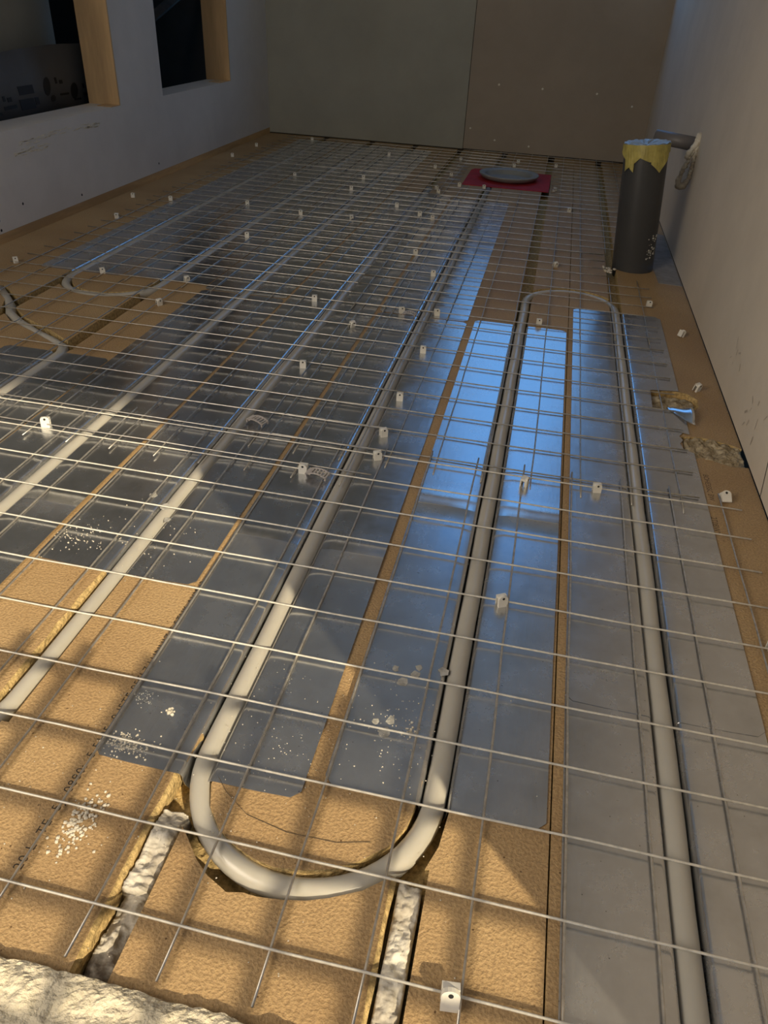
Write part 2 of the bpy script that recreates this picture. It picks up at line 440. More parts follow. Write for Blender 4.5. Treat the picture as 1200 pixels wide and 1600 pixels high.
bm = bmesh.new(); box(bm, XL - T, XL + 0.001, W1[0], W1[0] + 0.006, zs, zt); obj('window_jamb', bm, M['wood'], win1)
bm = bmesh.new(); box(bm, XL - 0.045, XL + 0.0005, W1[1] - 0.05, W1[1] - 0.006, zs, zs + 0.002); obj('window_sill', bm, M['wood'], win1)
win2 = struct('window_2', jamb('j', W2[1]), M['wood'])
bm = bmesh.new(); box(bm, XL - 0.05, XL + 0.0005, W2[1] - 0.09, W2[1] - 0.006, zs, zs + 0.002); obj('window_sill', bm, M['wood'], win2)
bm = bmesh.new(); box(bm, XL - 0.05, XL + 0.0005, 0.19, YB, 0.0, 0.0215)
struct('baseboard_left', bm, M['wood_strip'])
# dark room behind the window openings
bm = bmesh.new()
box(bm, -2.7, -2.65, 0.0, 3.8, -0.1, 2.4); box(bm, -2.7, XL - T, 3.75, 3.8, -0.1, 2.4); box(bm, -2.7, XL - T, 0.0, 0.05, -0.1, 2.4)
box(bm, -2.7, XL - T, 0.0, 3.8, -0.15, -0.1)
struct('wall_outer', bm, M['film'])
bm = bmesh.new(); box(bm, -1.56, -1.54, 1.1, 2.42, 0.0, 1.4)
gp = obj('wall_board', bm, M['panel_green']); tag(gp, 'olive grey board seen through the near window opening above the dark film', 'board')
# film with printed marks
bm = bmesh.new()
n = 60; prev = None
for i in range(n + 1):
    y = 1.12 + (2.44 - 1.12) * i / n
    x = -1.385 + 0.004 * math.sin(y * 11) + 0.002 * math.sin(y * 31)
    top = 0.365 - 0.012 * math.sin(y * 5) 
    c = [bm.verts.new((x - 0.0015, y, 0.19)), bm.verts.new((x, y, 0.19)), bm.verts.new((x - 0.02, y, top)), bm.verts.new((x - 0.0215, y, top))]
    if prev:
        for k in range(4): bm.faces.new((prev[k], c[k], c[(k + 1) % 4], prev[(k + 1) % 4]))
    else: bm.faces.new(c)
    prev = c
bm.faces.new(prev[::-1]); bmesh.ops.recalc_face_normals(bm, faces=bm.faces)
film = obj('plastic_film', bm, M['film'], smooth=True)
tag(film, 'dark plastic film printed with black marks behind the near window opening', 'film')
def film_x(y, z):
    x = -1.385 + 0.004 * math.sin(y * 11) + 0.002 * math.sin(y * 31)
    return x - 0.02 * (z - 0.19) / 0.17 + 0.0012
def blot(pts, mname='printed_mark'):
    bm = bmesh.new(); vs = [bm.verts.new((film_x(y, z) + 0.0008, y, z)) for y, z in pts]; vb = [bm.verts.new((film_x(y, z), y, z)) for y, z in pts]
    bm.faces.new(vs); bm.faces.new(vb[::-1])
    for i in range(len(pts)): bm.faces.new((vs[i], vb[i], vb[(i + 1) % len(pts)], vs[(i + 1) % len(pts)]))
    bmesh.ops.recalc_face_normals(bm, faces=bm.faces)
    obj(mname, bm, M['print'], film)
def rect(y0, y1, z0, z1): blot([(y0, z0), (y1, z0), (y1, z1), (y0, z1)])
def oval(y, z, a, b): blot([(y + a * math.cos(k * math.pi / 8) + 0.3 * b * math.sin(k * math.pi / 8), z + b * math.sin(k * math.pi / 8)) for k in range(16)])
for off in (-0.38, 0.0, 0.38):
    oval(1.862 + off, 0.262, 0.016, 0.020); rect(1.853 + off, 1.885 + off, 0.238, 0.243)
    rect(1.905 + off, 1.915 + off, 0.265, 0.277); rect(1.925 + off, 1.945 + off, 0.262, 0.272); rect(1.900 + off, 1.96 + off, 0.246, 0.254)
    rect(1.985 + off, 2.050 + off, 0.272, 0.292); rect(1.978 + off, 2.040 + off, 0.238, 0.262); rect(2.045 + off, 2.062 + off, 0.245, 0.262)
    oval(2.118 + off, 0.282, 0.018, 0.022); oval(2.135 + off, 0.252, 0.012, 0.008)
    rect(2.165 + off, 2.175 + off, 0.285, 0.300); rect(2.185 + off, 2.20 + off, 0.283, 0.292); rect(2.175 + off, 2.215 + off, 0.255, 0.26)
# studs in the dark behind the far opening
for k, (y, yy, lb) in enumerate(((2.75, 2.79, 'dim wooden stud in the dark behind the far opening, nearer of two'), (2.98, 3.03, 'dim wooden stud in the dark behind the far opening, farther of two'))):
    bm = bmesh.new(); box(bm, -1.75, -1.69, y + 0.25, yy + 0.26, -0.1, 1.6)
    tag(obj('wall_stud', bm, M['wood']), lb, 'stud')
bm = bmesh.new(); tube(bm, [(-1.6, 2.55, 0.23), (-1.6, 3.55, 0.52)], 0.02, 4)
tag(obj('wooden_brace', bm, M['under']), 'dark sloping timber brace behind the far window opening', 'timber')

# back wall, two board panels with a seam, and a window high above the frame of the photo
SX = -0.392
BWX0, BWX1, BWZ0, BWZ1 = -0.38, 0.31, 0.60, 2.20
bm = bmesh.new()
box(bm, XL - T, SX - 0.0012, YB, YB + 0.013, 0.004, 2.4)
struct('wall_back', bm, M['panel_green'])
bm = bmesh.new()
box(bm, SX + 0.0012, BWX0, YB - 0.002, YB + 0.011, 0.006, 2.4)
box(bm, BWX1, XR + 0.02, YB - 0.002, YB + 0.011, 0.006, 2.4)
box(bm, BWX0, BWX1, YB - 0.002, YB + 0.011, 0.006, BWZ0)
box(bm, BWX0, BWX1, YB - 0.002, YB + 0.011, BWZ1, 2.4)
wb = struct('wall_back_right', bm, M['panel_brown'])
bm = bmesh.new()
t = 0.012
box(bm, BWX0, BWX0 + t, YB, YB + 0.06, BWZ0, BWZ1); box(bm, BWX1 - t, BWX1, YB, YB + 0.06, BWZ0, BWZ1)
box(bm, BWX0 + t, BWX1 - t, YB, YB + 0.06, BWZ0, BWZ0 + t); box(bm, BWX0 + t, BWX1 - t, YB, YB + 0.06, BWZ1 - t, BWZ1)
struct('window_3', bm, M['wood'])
bm = bmesh.new()
box(bm, XL - T, BWX0, YB + 0.02, YB + 0.06, -0.1, 2.4); box(bm, BWX1, XR + 0.12, YB + 0.02, YB + 0.06, -0.1, 2.4)
box(bm, BWX0, BWX1, YB + 0.02, YB + 0.06, -0.1, BWZ0); box(bm, BWX0, BWX1, YB + 0.02, YB + 0.06, BWZ1, 2.4)
struct('wall_back_frame', bm, M['under'])
# right wall
bm = bmesh.new()
box(bm, XR, XR + 0.10, 0.03, YB + 0.02, 0.003, 2.4)
wr = struct('wall_right', bm, M['wall_beige'])
# open joint and scratches in the right wall
def wall_line(name, pts, w, m):
    bm = bmesh.new()
    for (a, b) in zip(pts, pts[1:]):
        d = Vector((b[0] - a[0], b[1] - a[1])); nrm = Vector((-d.y, d.x)).normalized() * w / 2
        q = [(a[0] - nrm.x, a[1] - nrm.y), (b[0] - nrm.x, b[1] - nrm.y), (b[0] + nrm.x, b[1] + nrm.y), (a[0] + nrm.x, a[1] + nrm.y)]
        vs = [bm.verts.new((XR - 0.0004, y, z)) for y, z in q]; bm.faces.new(vs)
    bmesh.ops.recalc_face_normals(bm, faces=bm.faces)
    obj(name, bm, m, wr)
wall_line('open_joint', [(0.940, 0.002), (0.952, 0.030), (0.960, 0.048), (0.985, 0.12)], 0.0022, M['dark'])
M['smudge'] = mat('wall_smudge', (0.50, 0.44, 0.36), 0.9, var=0.3, vscale=60)
for _ in range(15):
    y = rnd(1.02, 1.30); z = rnd(0.01, 0.075) + (y - 1.0) * 0.06
    wall_line('smudge', [(y, z), (y + rnd(-0.012, 0.012), z + rnd(0.004, 0.018))], rnd(0.001, 0.004), M['smudge'])
# ceiling and the hall behind the camera
bm = bmesh.new(); box(bm, XL - 1.5, XR + 0.12, 0.0, YB + 0.3, 2.4, 2.45)
struct('ceiling', bm, M['ceiling'])
bm = bmesh.new()
box(bm, -1.5, 0.9, -1.75, -1.65, -0.1, 3.0); box(bm, 2.25, 2.7, -1.75, -1.65, -0.1, 3.0)
box(bm, 2.6, 2.7, -1.65, 0.1, -0.1, 3.0); box(bm, 0.9, 2.25, -1.75, -1.65, 2.35, 3.0)
box(bm, -1.5, -1.355, -1.65, 0.0, -0.1, 3.0)
struct('wall_hall', bm, M['hall'])
bm = bmesh.new(); box(bm, XR + 0.10, 2.6, 0.0, 0.1, -0.1, 3.0); box(bm, -1.5, XR + 0.12, -0.02, 0.0, 2.4, 3.0)
struct('wall_front', bm, M['hall'])
bm = bmesh.new(); box(bm, -1.5, 2.6, -1.75, 0.1, 3.0, 3.05)
struct('ceiling_hall', bm, M['hall'])
bm = bmesh.new(); box(bm, -1.5, 2.6, -1.75, -0.10, -0.15, -0.1)
struct('floor_hall', bm, M['hall'])

# ------------------------------------------------------------------ heat plates
PW = 0.0912
def plate_bm(x, y0, y1, z, chamf=(1, 1), crease=None, tilt=0.0, w=PW, wl=None, wr=None):
    rc, zc = 0.0111, -0.0084
    prof = [(-w, 0), (-w + 0.0035, 0), (-w + 0.007, 0), (-w * 0.6, 0), (-w * 0.3, 0), (-0.0154, 0), (-0.0142, -0.0002), (-0.0131, -0.0008), (-0.0122, -0.0017), (-0.0115, -0.0032)]
    cc = [(-rc * math.cos(a), zc - rc * math.sin(a)) for a in [0.05, 0.5, 1.0, math.pi / 2]]
    full = prof + cc
    full = full + [(-px, pz) for px, pz in full[::-1][1:]]
    ys = [y0, y0 + 0.0001, y0 + 0.02]
    nseg = max(2, int((y1 - y0) / 0.08))
    ys = [y0] + [y0 + (y1 - y0) * i / nseg for i in range(1, nseg)] + [y1]
    if crease: ys += [crease - 0.0012, crease, crease + 0.0012]; ys = sorted(ys)
    bm = bmesh.new(); grid = []
    for yi, y in enumerate(ys):
        row = []
        for px0, pz in full:
            px = px0
            if abs(px0) > 0.02:
                tgt = (wl if px0 < 0 else wr) or w
                px = math.copysign(abs(px0) + (tgt - w) * (1 if abs(px0) > w - 0.008 else 0.5), px0)
            w_ = ((wl if px0 < 0 else wr) or w)
            e = max(0.0, 0.008 - (w_ - abs(px))) if abs(px) > 0.02 else 0
            yy = y
            if yi == 0 and chamf[0]: yy = y + e
            if yi == len(ys) - 1 and chamf[1]: yy = y - e
            zz = pz + z
            if abs(px) > 0.016:
                k = (abs(px) - 0.016) / (w - 0.016)
                zz += 0.0005 * k * (0.5 + 0.5 * noise.noise((x * 7 + (1 if px > 0 else -1), y * 5, 0)))
                if crease and abs(y - crease) < 1e-6: zz += 0.0007
                if crease: zz += tilt * max(0.0, 1 - abs(y - crease) / 0.25) * 0.0016
            row.append(bm.verts.new((x + px, yy, zz)))
        grid.append(row)
    for a, b in zip(grid, grid[1:]):
        for k in range(len(a) - 1): bm.faces.new((a[k], a[k + 1], b[k + 1], b[k]))
    return bm
def plate(x, y0, y1, z, label, group=None, **k):
    o = obj('heat_plate', plate_bm(x, y0, y1, z, **k), M['alu'], smooth=True)
    md = o.modifiers.new('s', 'SOLIDIFY'); md.thickness = 0.0006; md.offset = 0
    bpy.context.view_layer.update(); bake(o)
    o.data.set_sharp_from_angle(angle=math.radians(35))
    return tag(o, label, 'metal plate', group)
plate(G['C'], -0.0 + 0.192, 0.62, 0.0006, 'aluminium plate in the near right corner tucked under the blue plate\'s near end', crease=None, wl=0.0905, wr=0.09)
pc = plate(G['C'], 0.509, 1.628, 0.0013, 'aluminium plate nearest the right wall, torn along its right edge', crease=None, wl=0.0905, wr=0.09)
bm = bmesh.new()
prism(bm, [(0.2215, 1.181), (0.2235, 1.2515), (0.262, 1.259), (0.30, 1.262), (0.30, 1.186), (0.2565, 1.186), (0.2515, 1.178), (0.2455, 1.180), (0.2405, 1.1745), (0.235, 1.179)], -0.006, 0.01)
prism(bm, [(0.2570, 1.050), (0.2535, 1.066), (0.2590, 1.079), (0.2545, 1.090), (0.2615, 1.104), (0.27, 1.101), (0.30, 1.10), (0.30, 1.030), (0.272, 1.041), (0.264, 1.045)], -0.006, 0.01)
cut(pc, bm, M['alu'])
pc.data.set_sharp_from_angle(angle=math.radians(35))
# flap bent up at the torn edge
bm = bmesh.new(); g = []
for i in range(9):
    u = i / 8; row = []
    for j in range(9):
        v_ = j / 8
        px = 0.244 + 0.038 * u
        py = 1.187 - 0.062 * u * v_ - 0.006 * v_ * (1 - u) + 0.003 * math.sin(u * 7)
        pz = 0.0016 + 0.0125 * u ** 1.4 * (0.35 + 0.65 * math.sin(math.pi * min(1, v_ + 0.1)))
        row.append(bm.verts.new((px, py, pz)))
    g.append(row)
for i in range(8):
    for j in range(8): bm.faces.new((g[i][j], g[i + 1][j], g[i + 1][j + 1], g[i][j + 1]))
fl = obj('bent_flap', bm, M['alu_bare'], pc, smooth=True); md = fl.modifiers.new('s', 'SOLIDIFY'); md.thickness = 0.0007
fl['label'] = 'bright curled flap of torn metal'
plate(G['A'], 0.367, 1.487, 0.0006, 'aluminium plate between the two long brown strips, its near end by the U-bend', crease=0.798, tilt=1, wl=0.0925, wr=0.0905)
plate(G['B'], 0.347, 1.466, 0.0006, 'aluminium plate with pale crumbs at its near end, left leg of the U-bend', crease=0.671, tilt=1, wl=0.093, wr=0.0893)
plate(G['B'], 1.470, 2.580, 0.0006, 'bluish aluminium plate beyond the left leg of the U-bend, nearest the red square', wl=0.093, wr=0.0893)
plate(G['D'], 0.570, 1.690, 0.0006, 'grey aluminium plate whose near end meets bare board left of the crumbed plate', wl=0.0985, wr=0.092)
plate(G['D'], 1.694, 2.600, 0.0006, 'dark aluminium plate in the middle of the floor, second from the blue far plate', wl=0.0985, wr=0.092)
plate(G['E'], 0.355, 1.472, 0.0006, 'olive grey aluminium plate at the near left frame edge beside the bare board', crease=0.669, tilt=1, wl=0.0915, wr=0.0905)
plate(G['E'], 1.476, 2.590, 0.0006, 'dark aluminium plate running on from the brown board patch corner towards the back wall', wl=0.0915, wr=0.0905)
plate(G['E'], 2.594, 3.42, 0.0006, 'farthest dark plate of the fifth row from the right, reaching the back wall', wl=0.0915, wr=0.0905)
plate(G['G'], 0.0 + 0.192, 1.085, 0.0006, 'plate at the left frame edge where the pipe bends off diagonally', wl=0.099, wr=0.097)
plate(G['G'], 1.500, 2.616, 0.0006, 'dark plate starting at the brown patch, right of the two arms of the far-left bend', wl=0.099, wr=0.097)
plate(G['G'], 2.620, 3.44, 0.0006, 'far dark plate on the right pipe of the two pale pipes near the left wall', wl=0.099, wr=0.097)
plate(G['F'], 1.494, 2.610, 0.0006, 'dark plate nearest the left wall starting behind the brown patch', wl=0.092, wr=0.104)
plate(G['F'], 2.614, 3.44, 0.0006, 'far dark plate on the pale pipe closest to the left wall', wl=0.092, wr=0.104)

# ------------------------------------------------------------------ pipes
PR, PZ = 0.0096, -0.0082
def pipe(pts, label, r=PR):
    bm = bmesh.new(); tube(bm, pts, r, 24)
    o = obj('heating_pipe', bm, M['pex'], smooth=True)
    return tag(o, label, 'pipe')
def arc(cx, cy, r, a0, a1, n=28, z=PZ, zb=0.0):
    return [(cx + r * math.cos(a0 + (a1 - a0) * i / n), cy + r * math.sin(a0 + (a1 - a0) * i / n), z + zb * math.sin(math.pi * i / n)) for i in range(n + 1)]
def line(x, y0, y1, n=20, z=PZ):
    return [(x + 0.0006 * math.sin(i * 1.7), y0 + (y1 - y0) * i / n, z) for i in range(n + 1)]
pi = math.pi
cxa = (G['A'] + G['B']) / 2; ra = (G['A'] - G['B']) / 2
pts = line(G['C'], 0.10, 1.64) + arc((G['C'] + G['A']) / 2, 1.657, (G['C'] - G['A']) / 2, 0, pi, z=-0.0105)[1:] + line(G['A'], 1.64, 0.40)
pts += arc(cxa, 0.379, ra, 0, -pi, zb=-0.0018)[1:] + line(G['B'], 0.40, 2.80)
pipe(pts, 'milky heating pipe forming the U-bend in front and running along the two blue plates')
pts = line(G['D'], 2.72, 0.42) + arc((G['D'] + G['E']) / 2, 0.395, (G['D'] - G['E']) / 2, 0, -pi)[1:] + line(G['E'], 0.42, 3.40)
pipe(pts, 'milky heating pipe curving out of frame at the left edge, beside the yellow groove lip')
pts = line(G['F'], 3.42, 1.50) + arc(-0.891, 1.478, 0.104, -pi, 0)[1:] + line(G['G'], 1.50, 3.42)
pipe(pts, 'milky heating pipe with a bend on the brown patch, near the left wall')
pts = line(-0.787, 0.10, 1.06) + [(-0.788, 1.09, PZ), (-0.800, 1.117, PZ), (-0.835, 1.138, PZ), (-0.88, 1.16, PZ), (-0.94, 1.198, PZ), (-0.978, 1.228, PZ), (-1.004, 1.266, PZ), (-1.04, 1.305, PZ), (-1.085, 1.35, PZ)]
pipe(pts, 'milky heating pipe crossing the brown patch diagonally at the left frame edge')

# ------------------------------------------------------------------ fillers in the grooves
def lump_strip(name, x0, x1, y0, y1, ztop, amp, m, label, seed, nx=14, ny=90, zb=-0.0212, sc=70):
    bm = bmesh.new(); g = []
    for j in range(ny + 1):
        y = y0 + (y1 - y0) * j / ny; row = []
        for i in range(nx + 1):
            u = i / nx; x = x0 + (x1 - x0) * u
            z = ztop + amp * (noise.noise((x * sc, y * sc * 0.7, seed)) + 0.5 * noise.noise((x * sc * 2.7, y * sc * 2.7, seed + 5)) + 0.25 * noise.noise((x * sc * 7, y * sc * 7, seed)))
            z -= 0.5 * abs(amp) * (abs(2 * u - 1) ** 4)
            if i in (0, nx) or j in (0, ny): z = zb
            row.append(bm.verts.new((x, y, max(z, zb + 0.0002 if not (i in (0, nx) or j in (0, ny)) else zb))))
        g.append(row)
    for a, b in zip(g, g[1:]):
        for k in range(nx): bm.faces.new((a[k], a[k + 1], b[k + 1], b[k]))
    bm.faces.new([g[0][k] for k in range(nx, -1, -1)] + [g[j][0] for j in range(1, ny + 1)] + [g[ny][k] for k in range(1, nx + 1)] + [g[j][nx] for j in range(ny - 1, 0, -1)])
    bmesh.ops.recalc_face_normals(bm, faces=bm.faces)
    return tag(obj(name, bm, m, smooth=True), label, 'filler')
lump_strip('foam_filler', -0.2245, -0.2005, 0.250, 0.318, -0.0035, 0.006, M['foam'], 'cream foam lump in the groove just left of the U-bend', 3)
lump_strip('mortar_filler', -0.2240, -0.2005, 0.190, 0.252, -0.0110, 0.007, M['mortar_dirty'], 'dirty grey mortar in the groove near the pale block edge', 9)
lump_strip('foam_filler', -0.0285, -0.0085, 0.180, 0.303, -0.0045, 0.006, M['foam'], 'long cream filler in the groove right of the U-bend, running out of frame below', 14, ny=130)
lump_strip('mortar_filler', 0.2585, 0.3445, 1.028, 1.096, -0.001, 0.007, M['mortar_brown'], 'pale sandy filler from the torn plate edge to the right wall', 21, nx=50, ny=40, zb=-0.0118)
lump_strip('mortar_filler', 0.2245, 0.2950, 1.188, 1.246, -0.0055, 0.005, M['mortar_brown'], 'brown chipped filler in the hole torn in the right plate', 31, nx=44, ny=36, zb=-0.0099)

# ------------------------------------------------------------------ steel mesh sheets
WR = 0.00105
def wire_bm(p0, p1, seed, sag=0.0006, lat=0.0007):
    p0, p1 = Vector(p0), Vector(p1); L = (p1 - p0).length; n = max(2, int(L / 0.05)); pts = []
    d = (p1 - p0).normalized(); s = Vector((-d.y, d.x, 0))
    for i in range(n + 1):
        p = p0.lerp(p1, i / n); a = noise.noise((i * 0.45, seed * 3.1, 0)); b = noise.noise((i * 0.35, seed * 3.1, 9))
        pts.append(p + s * (lat * 2 * a) + Vector((0, 0, sag * b)))
    bm = bmesh.new(); tube(bm, pts, WR, 8); return bm
HOLES = [(-0.315, 0.005, 2.775, 3.16), (0.165, 0.32, 1.87, 2.10)]
def segs(a0, a1, c, along_y):
    out = [(a0, a1)]
    for (x0, x1, y0, y1) in HOLES:
        lo, hi = (y0, y1) if along_y else (x0, x1)
        clo, chi = (x0, x1) if along_y else (y0, y1)
        if not (clo < c < chi): continue
        nxt = []
        for s0, s1 in out:
            if s1 <= lo or s0 >= hi: nxt.append((s0, s1)); continue
            if s0 < lo - 0.03: nxt.append((s0, lo))
            if s1 > hi + 0.03: nxt.append((hi, s1))
        out = nxt
    return out
wid = 0
def sheet(xs, ys, z, label, ox=0.024, oy=0.035, skew=0.0, m='wire'):
    global wid
    x0, x1 = xs[0] - ox, xs[-1] + ox; y0, y1 = ys[0] - oy, ys[-1] + oy
    cx, cy = (x0 + x1) / 2, (y0 + y1) / 2
    t = thing('steel_mesh', label, 'wire mesh', (cx, cy, z))
    t.rotation_euler = (0, 0, skew)
    for x in xs:
        for a, b in segs(y0, y1, x, True):
            wid += 1; obj('long_wire', wire_bm((x - cx, a - cy, 0), (x - cx, b - cy, 0), wid), M['wire_half_lit' if m == 'wire_dusty_lit' else m], t, smooth=True)
    for y in ys:
        for a, b in segs(x0, x1, y, False):
            wid += 1; obj('cross_wire', wire_bm((a - cx, y - cy, 0.0019), (b - cx, y - cy, 0.0019), wid), M[m], t, smooth=True)
    return t
def rng(a, st, n): return [a + st * i for i in range(n)]
sheet(rng(0.0275 - 13 * 0.0652, 0.0652, 18), rng(0.2315, 0.0662, 11), 0.0040, 'nearest wire mesh sheet lying over the U-bend and bare board', oy=0.036, m='wire_dusty_lit')
xr = rng(0.0385 - 6 * 0.0663, 0.0663, 10)          # right column of sheets
xl = rng(-0.2085 - 14 * 0.0656, 0.0656, 15)
sheet(xr, rng(0.9120, 0.0655, 9), 0.0020, 'wire mesh sheet over the bright blue plates, second from the front at the right wall', oy=0.042)
sheet(xl, rng(0.8380, 0.0656, 10), 0.0052, 'wire mesh sheet over the brown board patch at the left', ox=0.036)
sheet(xr, rng(1.4900, 0.0640, 10), 0.0042, 'wire mesh sheet in front of the grey waste pipe', oy=0.03)
sheet(xl, rng(1.4930, 0.0655, 11), 0.0022, 'wire mesh sheet just beyond the brown board patch at the left', oy=0.03, ox=0.03)
sheet(xr, rng(2.0700, 0.0640, 9), 0.0020, 'wire mesh sheet between the grey waste pipe and the red square', oy=0.03)
sheet(xl, rng(2.1900, 0.0655, 11), 0.0045, 'dim wire mesh sheet in the left half, second from the back wall', oy=0.03, ox=0.03)
sheet(xr, rng(2.5800, 0.0655, 15), 0.0045, 'wire mesh sheet cut out around the red square at the back', oy=0.03)
sheet(xl, rng(2.8700, 0.0655, 10), 0.0022, 'farthest wire mesh sheet in the dark left corner by the back wall', oy=0.03, ox=0.03)

# ------------------------------------------------------------------ clips
def clip_proto():
    body = bmesh.new()
    # upright tab with rounded head
    prof = [(-0.0052, 0.0), (0.0052, 0.0), (0.0054, 0.0100)] + [(0.0054 * math.cos(a * pi / 8), 0.0100 + 0.0042 * math.sin(a * pi / 8)) for a in range(1, 8)] + [(-0.0054, 0.0100)]
    a = [body.verts.new((x, -0.0042, z)) for x, z in prof]; b = [body.verts.new((x, -0.0010, z)) for x, z in prof]
    body.faces.new(a); body.faces.new(b[::-1])
    for i in range(len(prof)): body.faces.new((a[i], b[i], b[(i + 1) % len(prof)], a[(i + 1) % len(prof)]))
    # legs straddling the wire
    box(body, -0.0052, 0.0052, -0.0010, 0.0040, 0.0095, 0.0125)
    box(body, -0.0052, 0.0052, 0.0030, 0.0045, 0.0, 0.0122)
    bmesh.ops.recalc_face_normals(body, faces=body.faces)
    hole = bmesh.new()
    r = [hole.verts.new((0.0015 * math.cos(k * pi / 6), -0.0043, 0.0110 + 0.0015 * math.sin(k * pi / 6))) for k in range(12)]
    r2 = [hole.verts.new((0.0015 * math.cos(k * pi / 6), -0.0032, 0.0110 + 0.0015 * math.sin(k * pi / 6))) for k in range(12)]
    hole.faces.new(r)
    for k in range(12): hole.faces.new((r[k], r2[k], r2[(k + 1) % 12], r[(k + 1) % 12]))
    bmesh.ops.recalc_face_normals(hole, faces=hole.faces)
    return body, hole
bb, hb = clip_proto()
mb = bpy.data.meshes.new('clip_body'); bb.to_mesh(mb); bb.free(); mb.materials.append(M['clip'])
mh = bpy.data.meshes.new('clip_hole'); hb.to_mesh(mh); hb.free(); mh.materials.append(M['dark'])
def clip(x, y, rz, label, s=1.0, tilt=0.0, z=0.0008):
    t = thing('plastic_clip', label, 'clip', (x, y, z), 'white clips fastening the wire mesh')
    t.rotation_euler = (tilt, 0, rz); t.scale = (s, s, s)
    a = bpy.data.objects.new('clip_body', mb); C.objects.link(a); a.parent = t
    b = bpy.data.objects.new('screw_hole', mh); C.objects.link(b); b.parent = a
